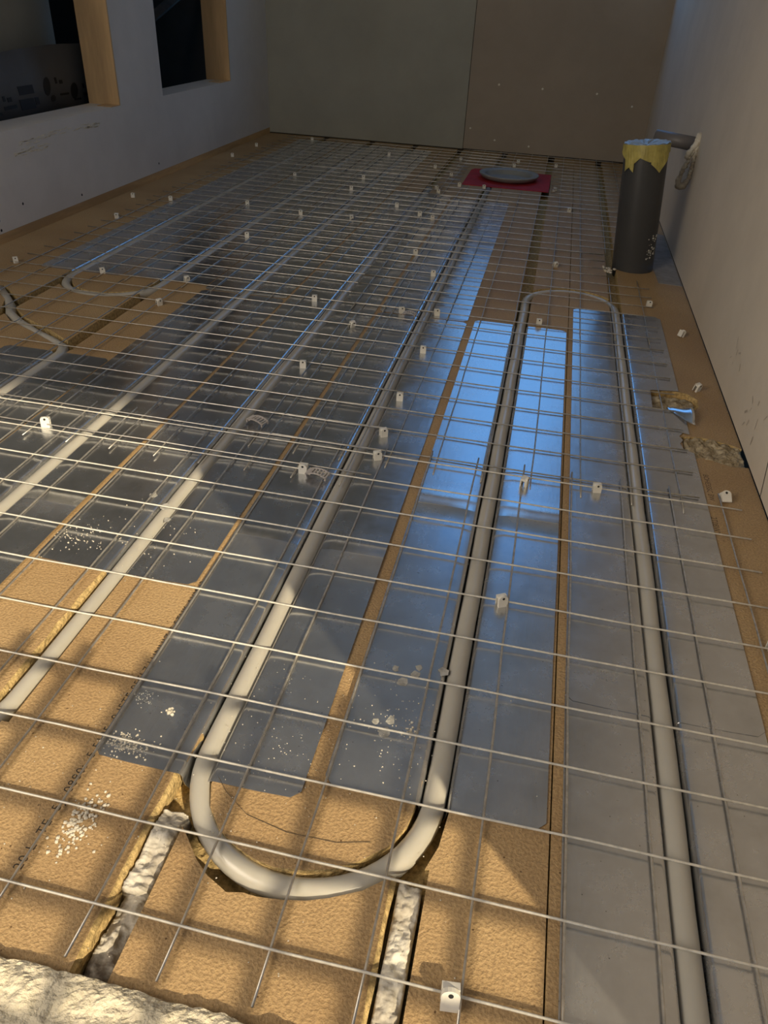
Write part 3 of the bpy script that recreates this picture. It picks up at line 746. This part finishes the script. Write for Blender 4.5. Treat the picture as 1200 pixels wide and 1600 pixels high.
CL = [
 (0.0205, 0.227, 0.1, 'white upright clip on the nearest cross wire, at the bottom of the photo', 1.15, -0.35),
 (0.0205, 0.628, 0.5, 'white clip standing alone between the two right-hand brown strips on the blue plate', 1.0, -0.1),
 (0.030, 0.878, 1.3, 'oval-looking clip with a dark hole beside the second pipe from the right wall', 1.1, 0),
 (0.126, 0.892, 0.2, 'cream clip between the narrow brown strip and the rightmost pipe', 1.0, 0),
 (0.297, 0.914, 0.2, 'round-topped clip on bare board right of the torn plate, beside the printed letters', 1.15, -0.9),
 (0.302, 1.275, 0.8, 'round clip on the board strip beside the hole in the torn plate', 1.05, 0.2),
 (0.303, 1.535, 2.2, 'white clip on the board near the right wall, level with the blue plates\' far ends', 1.0, 0.3),
 (0.253, 1.700, 0.2, 'white clip on warm brown board in front of the grey waste pipe', 1.0, 0),
 (0.300, 0.633, 0.2, 'clip cut by the right frame edge beside the widest plate', 1.0, 0),
 (0.022, 1.503, 0.1, 'white clip at the far end of the brightest blue plate beside its pipe', 1.0, 0),
 (0.043, 1.925, 0.6, 'white clip on grey board left of the waste pipe foot', 1.0, 0.3),
 (0.070, 2.540, 0.2, 'lone white clip on dark board between the red square and the waste pipe', 1.0, 0.2),
 (-0.176, 0.890, 0.5, 'cream clip beside the left U-bend pipe, just beyond where two sheets overlap', 1.0, 0),
 (-0.182, 0.958, 0.6, 'notched white clip, second beyond the sheet overlap along the U-bend pipe', 1.0, 0),
 (-0.182, 1.082, 0.1, 'yellowish clip, third along the right side of the left U-bend pipe', 1.0, 0),
 (-0.179, 1.286, 0.1, 'brownish clip, fourth along the right side of the left U-bend pipe', 1.0, 0),
 (-0.185, 1.488, 0.4, 'white clip right of the left U-bend pipe, level with the grey comb-like piece', 1.0, 0),
 (-0.256, 1.475, 0.5, 'small white clip touching the grey comb-like piece in mid floor', 1.0, 0),
 (-0.264, 0.826, 0.0, 'square white clip with a screw hole left of the nearer comb-like spacer', 1.1, 0),
 (-0.367, 1.155, 0.2, 'cream clip standing just right of the third pipe from the right, on grey plate', 1.0, 0),
 (-0.334, 1.367, 0.9, 'curled white clip on the brownish gap between two dark plates', 1.0, 0.3),
 (-0.444, 1.484, 0.2, 'cream clip at the end of the dark line left of the third pipe', 1.0, 0),
 (-0.655, 0.840, 0.4, 'large white clip at the left, reflected in the olive grey plate', 1.15, -0.2),
 (-0.731, 1.355, 1.0, 'white clip standing on the brown board patch, near its right edge', 1.0, 0.2),
 (-0.740, 1.506, 1.0, 'white clip at the top right corner of the brown board patch', 1.0, 0.2),
 (-0.933, 1.495, 0.7, 'white clip at the top left of the brown patch between the two pipe legs', 1.0, 0.1),
 (-1.146, 1.497, 0.7, 'white clip near the wooden strip at the left frame edge', 1.0, 0.1),
 (-0.746, 1.888, 0.3, 'white clip right of the two pale pipes in the left half, on a dark plate', 1.0, 0),
 (-0.234, 1.744, 0.3, 'yellowish clip between the left U-bend pipe and the next pipe, on blue-grey plate', 1.0, 0),
 (-0.304, 1.899, 0.3, 'yellow-white clip farther up the gap between two bluish plates', 1.0, 0),
 (-0.320, 2.266, 0.3, 'white clip on a dark line halfway to the red square', 1.0, 0),
 (-0.363, 2.297, 0.3, 'tall white clip just left of the one halfway to the red square', 1.05, 0),
 (-0.449, 2.380, 0.3, 'white clip above the short pale dash in the dim middle of the floor', 1.0, 0),
 (-0.541, 2.179, 0.3, 'white clip with a dark tail beside the fourth pipe', 1.0, 0.4),
 (-0.635, 2.545, 0.3, 'white clip on dark floor left of the fourth pipe\'s far run', 1.0, 0),
 (-0.639, 2.733, 0.3, 'white clip in the dark just beyond a similar one left of the far pipe', 1.0, 0),
 (-0.358, 2.625, 0.3, 'upper of two clips in a pair left of the red square', 1.0, 0),
 (-0.372, 2.68, 0.9, 'second clip in the pair left of the red square', 1.0, 0),
 (-0.364, 3.247, 0.3, 'white clip near the foot of the back wall seam', 1.0, 0),
 (-0.357, 2.922, 0.3, 'white clip just left of the red square\'s left corner', 1.0, 0),
 (-0.221, 2.765, 0.3, 'clip at the near edge of the red square under the round ring', 1.0, 0),
 (-0.436, 3.050, 0.3, 'white clip on brown floor left of the back wall seam foot', 1.0, 0),
 (-0.306, 2.762, 0.3, 'small clip just in front of the red square\'s left end', 1.0, 0),
 (-0.690, 2.170, 0.3, 'white clip between the two palest pipes in the left half', 1.0, 0),
 (-0.867, 2.667, 0.3, 'dim white clip between the pale pipes farther back at left', 1.0, 0),
 (-0.653, 3.232, 0.3, 'dim clip near the back wall beyond the fourth pipe', 1.0, 0),
 (-1.029, 3.415, 0.3, 'faint clip in the far left corner at the back wall foot', 1.0, 0),
 (-1.188, 3.163, 0.3, 'faint clip near the dark far end of the left wall', 1.0, 0),
 (-1.191, 2.910, 0.3, 'faint clip by the left wall below the far window opening', 1.0, 0),
 (-0.869, 2.216, 0.3, 'white clip just left of the palest pipe below the far window', 1.0, 0),
 (-1.210, 2.167, 0.3, 'white clip close to the wooden strip below the gap between windows', 1.0, 0),
 (-1.094, 2.176, 0.3, 'white clip at the edge of the dark plate near the left wall', 1.0, 0),
 (-1.136, 1.934, 0.3, 'white clip on brown board left of the dark plates, nearest to the wood strip', 1.0, 0.2),
 (-0.140, 3.315, 0.3, 'small clip behind the red square, nearer the back wall', 1.0, 0),
 (-0.150, 3.225, 0.3, 'small clip just behind the round ring', 1.0, 0),
 (0.010, 3.30, 0.3, 'small clip at the back wall right of the red square', 1.0, 0),
]
for x, y, rz, lb, s, ti in CL:
    clip(x, y, rz, lb, s, ti)

# comb-like grey spacers
def comb(x, y, rz, label, s=1.0):
    bm = bmesh.new()
    L, Wd = 0.030, 0.016
    def zz(u): return 0.0060 - 0.0040 * (2 * u - 1) ** 2
    n = 12
    for (w0, w1) in ((0, 0.0022), (Wd - 0.0022, Wd)):
        for i in range(n):
            u0, u1 = i / n, (i + 1) / n
            xx0, xx1 = -L / 2 + L * u0, -L / 2 + L * u1
            z0, z1 = zz(u0), zz(u1)
            vs = [bm.verts.new(p) for p in ((xx0, w0, z0), (xx1, w0, z1), (xx1, w1, z1), (xx0, w1, z0), (xx0, w0, z0 + 0.0014), (xx1, w0, z1 + 0.0014), (xx1, w1, z1 + 0.0014), (xx0, w1, z0 + 0.0014))]
            for q in ((0, 3, 2, 1), (4, 5, 6, 7), (0, 1, 5, 4), (1, 2, 6, 5), (2, 3, 7, 6), (3, 0, 4, 7)): bm.faces.new([vs[k] for k in q])
    for u in (0.03, 0.09, 0.15, 0.24, 0.40, 0.56, 0.72, 0.86, 0.96):
        xx = -L / 2 + L * u; box(bm, xx - 0.0009, xx + 0.0009, 0.0, Wd, zz(u), zz(u) + 0.0013)
    box(bm, -L / 2, -L / 2 + 0.0075, 0.0, Wd, zz(0.1) - 0.0002, zz(0.1) + 0.0010)
    for xx in (-L / 2 + 0.001, L / 2 - 0.001):
        box(bm, xx - 0.0008, xx + 0.0008, 0.0, 0.002, -0.001, 0.004); box(bm, xx - 0.0008, xx + 0.0008, Wd - 0.002, Wd, -0.001, 0.004)
    o = obj('slotted_spacer', bm, M['clip_grey']); o.location = (x, y, 0.0055); o.rotation_euler = (0, 0, rz); o.scale = (s, s, s)
    return tag(o, label, 'spacer', 'grey comb-like spacers on the mesh')
comb(-0.243, 0.810, -0.15, 'grey slotted spacer right of the square white clip, by the U-bend pipe')
comb(-0.372, 0.928, -0.35, 'arched grey slotted spacer lying on the third pipe from the right')
comb(-0.237, 1.450, -0.1, 'dim slotted spacer between two white clips in mid floor', 0.9)
comb(-0.318, 2.52, 0.3, 'pale slotted spacer at the near left of the red square', 0.9)
comb(-0.452, 2.31, -0.2, 'short pale spacer below a clip in the dim middle of the floor', 0.6)
# loose bits
bm = bmesh.new(); box(bm, -0.022, 0.022, -0.0035, 0.0035, -0.0008, 0.0008)
o = obj('metal_strip', bm, M['alu_bare']); o.location = (-0.712, 0.955, 0.0016); o.rotation_euler = (0, 0, -0.12)
tag(o, 'thin loose metal strip lying on the olive plate at the left frame edge', 'metal strip')
bm = bmesh.new(); tube(bm, [(-0.19, 0.352, 0.001), (-0.178, 0.34, 0.0012), (-0.155, 0.325, 0.001), (-0.12, 0.318, 0.0012), (-0.08, 0.319, 0.001), (-0.055, 0.326, 0.0008)], 0.00022, 5)
tag(obj('pencil_line', bm, M['stamp']), 'thin dark curved line marked on the board inside the U-bend', 'line')

# ------------------------------------------------------------------ crumbs and dust
def crumbs(cx, cy, sx, sy, n, r0, r1, m, label, name='crumbs', z=0.0006, rot=0.0, flat=0.6):
    bm = bmesh.new()
    for _ in range(n):
        gx, gy = random.gauss(0, sx), random.gauss(0, sy)
        x = cx + gx * math.cos(rot) - gy * math.sin(rot); y = cy + gx * math.sin(rot) + gy * math.cos(rot)
        r = rnd(r0, r1)
        res = bmesh.ops.create_icosphere(bm, subdivisions=1, radius=r)
        for v in res['verts']:
            v.co = Vector((v.co.x * rnd(.7, 1.3), v.co.y * rnd(.7, 1.3), v.co.z * flat)) + Vector((x, y, z + r * flat * 0.6))
    o = obj(name, bm, m)
    return tag(o, label, 'debris', kind='stuff')
crumbs(-0.279, 0.287, 0.006, 0.013, 170, 0.0006, 0.0018, M['crumb'], 'pile of pale crumbs on bare board left of the cream foam lump', z=0, rot=-0.1)
crumbs(-0.278, 0.363, 0.011, 0.006, 190, 0.0004, 0.0011, M['crumb'], 'pale crumbs on the near left corner of the crumbed plate', z=0.001)
crumbs(-0.290, 0.415, 0.007, 0.005, 60, 0.0003, 0.0007, M['dust'], 'grey dust patch on the crumbed plate near its left edge', z=0.001)
crumbs(-0.257, 0.404, 0.0025, 0.002, 16, 0.0005, 0.0016, M['crumb'], 'small white lump on the crumbed plate', z=0.001)
crumbs(-0.16, 0.42, 0.028, 0.05, 210, 0.0002, 0.0006, M['crumb'], 'fine pale specks between the left pipe and the wide brown strip', z=0.001)
crumbs(-0.06, 0.43, 0.025, 0.035, 150, 0.0002, 0.0007, M['crumb'], 'fine pale specks inside the right leg of the U-bend', z=0.001)
crumbs(-0.045, 0.437, 0.004, 0.004, 22, 0.0006, 0.0014, M['crumb'], 'white crumbs in the middle of the plate inside the U-bend', z=0.001)
crumbs(-0.42, 0.62, 0.05, 0.03, 90, 0.0003, 0.0009, M['crumb'], 'scattered pale crumbs on the plate left of the printed strip', z=0.001)
crumbs(-0.475, 0.615, 0.012, 0.012, 70, 0.0004, 0.0011, M['crumb'], 'crumb cluster on the grey plate near the bare board', z=0.001)
crumbs(-0.27, 0.31, 0.14, 0.06, 110, 0.0003, 0.0008, M['crumb'], 'scattered pale crumbs across the near bare board', z=0)
crumbs(-0.15, 0.85, 0.35, 0.35, 260, 0.0002, 0.0006, M['crumb'], 'sparse dust specks over the middle plates', z=0.001)
crumbs(0.172, 1.95, 0.006, 0.012, 26, 0.002, 0.005, M['crumb'], 'pale foam crumbs at the left foot of the grey waste pipe', z=0)
crumbs(0.02, 2.86, 0.004, 0.02, 12, 0.003, 0.006, M['crumb'], 'pale crumbs at the right corner of the red square', z=0.002)
def flakes(pts, label, m='dust'):
    bm = bmesh.new()
    for (x, y, r) in pts:
        n = random.randint(6, 9); a0 = rnd(0, 6)
        ring = [(x + r * rnd(.55, 1.1) * math.cos(a0 + 2 * pi * k / n), y + r * 1.2 * rnd(.55, 1.1) * math.sin(a0 + 2 * pi * k / n)) for k in range(n)]
        prism(bm, ring, 0.0011, 0.00135)
    return tag(obj('mortar_flakes', bm, M[m]), label, 'debris', kind='stuff')
flakes([(-0.062, 0.492, .006), (-0.072, 0.508, .004), (-0.05, 0.515, .004), (-0.026, 0.515, .006), (-0.052, 0.505, .005)], 'grey flattened flakes on the plate inside the U-bend, farther cluster')
flakes([(-0.066, 0.430, .006), (-0.064, 0.445, .005), (-0.077, 0.440, .004)], 'grey flakes at the near end of the plate inside the U-bend')
flakes([(-0.15, 0.505, .005), (-0.143, 0.49, .004), (-0.155, 0.515, .003)], 'grey flakes on the plate right of the left pipe')
flakes([(-0.405, 0.70, .008), (-0.43, 0.72, .006), (-0.39, 0.675, .005)], 'brownish flakes on the grey plate beside the third pipe')
flakes([(-0.53, 0.64, .006), (-0.545, 0.66, .008), (-0.56, 0.70, .005)], 'yellowish flakes on the olive plate at left')

# ------------------------------------------------------------------ waste pipe with taped mouth
st = thing('waste_pipe', 'upright dark grey waste pipe with a yellow taped mouth by the right wall', 'pipe', (0.234, 1.995, 0.0))
st.rotation_euler = (math.radians(-1.0), math.radians(-6.0), 0)
bm = bmesh.new()
lathe(bm, [(0.0465, -0.02), (0.0495, 0.0), (0.0495, 0.272), (0.0500, 0.276), (0.0500, 0.283), (0.0470, 0.283), (0.0470, 0.20)], 64)
obj('pipe_body', bm, M['grey_pvc'], st, smooth=True)
bm = bmesh.new()
N = 64
top = []; mid = []
rim = [bm.verts.new((0.0512 * math.cos(2 * pi * k / N), 0.0512 * math.sin(2 * pi * k / N), 0.286 + 0.0012 * math.sin(k * 1.3))) for k in range(N)]
inn = [bm.verts.new((0.042 * math.cos(2 * pi * k / N), 0.042 * math.sin(2 * pi * k / N), 0.2865 + 0.0035 * noise.noise((k * .4, 0, 0)))) for k in range(N)]
inn2 = [bm.verts.new((0.02 * math.cos(2 * pi * k / N), 0.02 * math.sin(2 * pi * k / N), 0.282 + 0.004 * noise.noise((k * .3, 5, 0)))) for k in range(N)]
cen = bm.verts.new((0, 0, 0.281))
low = [bm.verts.new((0.0508 * math.cos(2 * pi * k / N), 0.0508 * math.sin(2 * pi * k / N), 0.278)) for k in range(N)]
for k in range(N):
    k2 = (k + 1) % N
    bm.faces.new((rim[k], rim[k2], inn[k2], inn[k])); bm.faces.new((inn[k], inn[k2], inn2[k2], inn2[k])); bm.faces.new((inn2[k], inn2[k2], cen)); bm.faces.new((low[k], low[k2], rim[k2], rim[k]))
cap = obj('film_cover', bm, M['tape_blue'], st); cap['label'] = 'pale blue crumpled film over the pipe mouth'
# folded-down tape flaps with a jagged lower edge
def flap(a0, a1, zt_, zl, off, skew=0.0):
    bm = bmesh.new(); n = 8; t_ = []; b_ = []
    for i in range(n + 1):
        u = i / n; a = a0 + (a1 - a0) * u
        z_low = zl[0] + (zl[1] - zl[0]) * (u / 0.5) if u < 0.5 else zl[1] + (zl[2] - zl[1]) * ((u - 0.5) / 0.5)
        t_.append(bm.verts.new(((0.0516 + off) * math.cos(a), (0.0516 + off) * math.sin(a), zt_)))
        a_ = a + skew * (1 - u)
        rr = 0.0525 + off + 0.0015 * math.sin(u * 9)
        b_.append(bm.verts.new((rr * math.cos(a_), rr * math.sin(a_), z_low)))
    for i in range(n): bm.faces.new((t_[i], t_[i + 1], b_[i + 1], b_[i]))
    o = obj('tape_flap', bm, M['tape'], cap); md = o.modifiers.new('s', 'SOLIDIFY'); md.thickness = 0.0004; return o
R_ = math.radians
flap(R_(168), R_(238), 0.284, (0.272, 0.252, 0.228), 0.0004, 0.15)
flap(R_(205), R_(262), 0.285, (0.228, 0.246, 0.266), 0.0012, 0.12)
flap(R_(245), R_(305), 0.285, (0.262, 0.250, 0.248), 0.0008, 0.0)
flap(R_(285), R_(330), 0.284, (0.246, 0.226, 0.258), 0.0016, -0.1)
flap(R_(320), R_(385), 0.284, (0.262, 0.272, 0.278), 0.0006, 0.0)
flap(R_(20), R_(110), 0.284, (0.27, 0.262, 0.27), 0.0006, 0.0)
flap(R_(100), R_(175), 0.284, (0.272, 0.268, 0.274), 0.0008, 0.0)
bm = bmesh.new()
for k in range(34):
    a = R_(rnd(300, 335)); z = rnd(0.03, 0.085); r = rnd(0.001, 0.0028)
    res = bmesh.ops.create_icosphere(bm, subdivisions=1, radius=r)
    for v in res['verts']: v.co += Vector((0.0500 * math.cos(a), 0.0500 * math.sin(a), z))
o = obj('mortar_splash', bm, M['dust'], st); o['label'] = 'small grey splashes low on the pipe'

# horizontal pipe stub from the right wall behind the waste pipe
bm = bmesh.new(); tube(bm, [(0.345, 2.20, 0.262), (0.245, 2.24, 0.268)], 0.0165, 32)
stub = obj('pipe_stub', bm, M['pvc_light'], smooth=False); tag(stub, 'horizontal grey pipe stub coming out of the right wall behind the waste pipe', 'pipe')
for p in stub.data.polygons:
    if len(p.vertices) == 4: p.use_smooth = True
# foam string hanging below it
bm = bmesh.new()
random.seed(11)
strands = [[(0.342, 2.178, 0.284, .0085), (0.338, 2.172, 0.262, .0085), (0.330, 2.166, 0.238, .0055), (0.322, 2.160, 0.212, .0055), (0.316, 2.156, 0.190, .0060), (0.315, 2.154, 0.174, .0085)],
           [(0.316, 2.154, 0.172, .0080), (0.330, 2.156, 0.170, .0070), (0.339, 2.160, 0.188, .0055), (0.341, 2.164, 0.212, .0050), (0.340, 2.168, 0.236, .0055), (0.341, 2.172, 0.262, .0070)],
           [(0.322, 2.160, 0.236, .0050), (0.326, 2.164, 0.250, .0065), (0.336, 2.170, 0.262, .0070)]]
for st_ in strands:
    for p, q in zip(st_, st_[1:]):
        for k in range(7):
            u = k / 7; c_ = Vector(p[:3]).lerp(Vector(q[:3]), u) + Vector((rnd(-1, 1), rnd(-1, 1), rnd(-1, 1))) * 0.0014
            rr = (p[3] + (q[3] - p[3]) * u) * rnd(0.8, 1.12)
            c_.x = min(c_.x, 0.3445)
            res = bmesh.ops.create_icosphere(bm, subdivisions=2, radius=rr)
            for v in res['verts']: v.co = v.co * (1 + 0.2 * noise.noise(v.co * 300 + c_ * 50)) + c_
tag(obj('expanding_foam', bm, M['foam'], smooth=True), 'lumpy cream foam string hanging on the right wall below the grey pipe stub', 'foam')
# grey levelled patch between waste pipe and wall
bm = bmesh.new()
prism(bm, [(0.290, 1.885), (0.343, 1.880), (0.343, 2.36), (0.31, 2.38), (0.285, 2.2), (0.286, 2.02)], 0.0, 0.0012)
tag(obj('mortar_patch', bm, M['stone']), 'grey mortar patch on the floor between the waste pipe and right wall', 'patch')

# ------------------------------------------------------------------ floor drain on red membrane
dr = thing('floor_drain', 'round grey drain ring on a red square near the back wall', 'drain', (-0.152, 2.965, 0.0))
bm = bmesh.new(); prism(bm, [(-0.150, -0.160), (0.150, -0.160), (0.150, 0.160), (-0.10, 0.160), (-0.14, 0.150), (-0.150, 0.12)], 0.0003, 0.0022)
o = obj('red_membrane', bm, M['red'], dr); o['label'] = 'red square membrane'
bm = bmesh.new()
lathe(bm, [(0.072, 0.002), (0.096, 0.008), (0.107, 0.019), (0.1075, 0.0225), (0.103, 0.0235), (0.088, 0.0215), (0.083, 0.017), (0.080, 0.0045), (0.076, 0.0035), (0.0, 0.0035)], 64)
obj('drain_ring', bm, M['ring'], dr, smooth=True)

# small pale dots of plaster on the back wall
for k, (x, z, lb) in enumerate(((-0.092, 0.248, 'left of the two bright dots high on the back wall'), (0.125, 0.245, 'right of the two bright dots high on the back wall'),
        (-0.269, 0.252, 'faint dot on the back wall left of the bright pair'), (-0.368, 0.085, 'pale dot on the back wall close to the seam'),
        (-0.26, 0.047, 'pale dot low on the back wall behind the drain ring'), (-0.115, 0.034, 'lowest pale dot on the back wall, right of the ring'), (0.27, 0.21, 'faint dot on the back wall left of the waste pipe top'))):
    bm = bmesh.new(); bmesh.ops.create_icosphere(bm, subdivisions=2, radius=0.0042)
    for v in bm.verts: v.co.y *= 0.4
    o = obj('plaster_dot', bm, M['clip'], smooth=True); o.location = (x, YB - 0.0025, z)
    tag(o, 'small ' + lb, 'dot', 'pale dots on the back wall')

# ------------------------------------------------------------------ unseen grid added behind the camera to throw the soft grid of shade
rack = thing('shade_grid', 'unseen steel grid added behind the photographer to cast soft shade', 'grid', (0.30, -0.36, 0.0))
bm = bmesh.new()
zz_ = 0.42
for i in range(15): x = -0.46 + 0.0652 * i; tube(bm, [(x, -0.40, zz_), (x, 0.34, zz_)], 0.0058, 6)
obj('long_bar', bm, M['wire'], rack)
bm = bmesh.new()
for i in range(11): y = -0.36 + 0.0662 * i; tube(bm, [(-0.50, y, zz_ + 0.006), (0.50, y, zz_ + 0.006)], 0.0058, 6)
obj('cross_bar', bm, M['wire'], rack)
bm = bmesh.new(); box(bm, 0.46, 0.52, -0.45, -0.32, -0.1, zz_ - 0.004); box(bm, -0.56, -0.5, -0.45, -0.32, -0.1, zz_ - 0.004); box(bm, -0.56, 0.56, -0.44, -0.40, zz_ - 0.02, zz_ - 0.004)
obj('trestle', bm, M['wood'], rack)
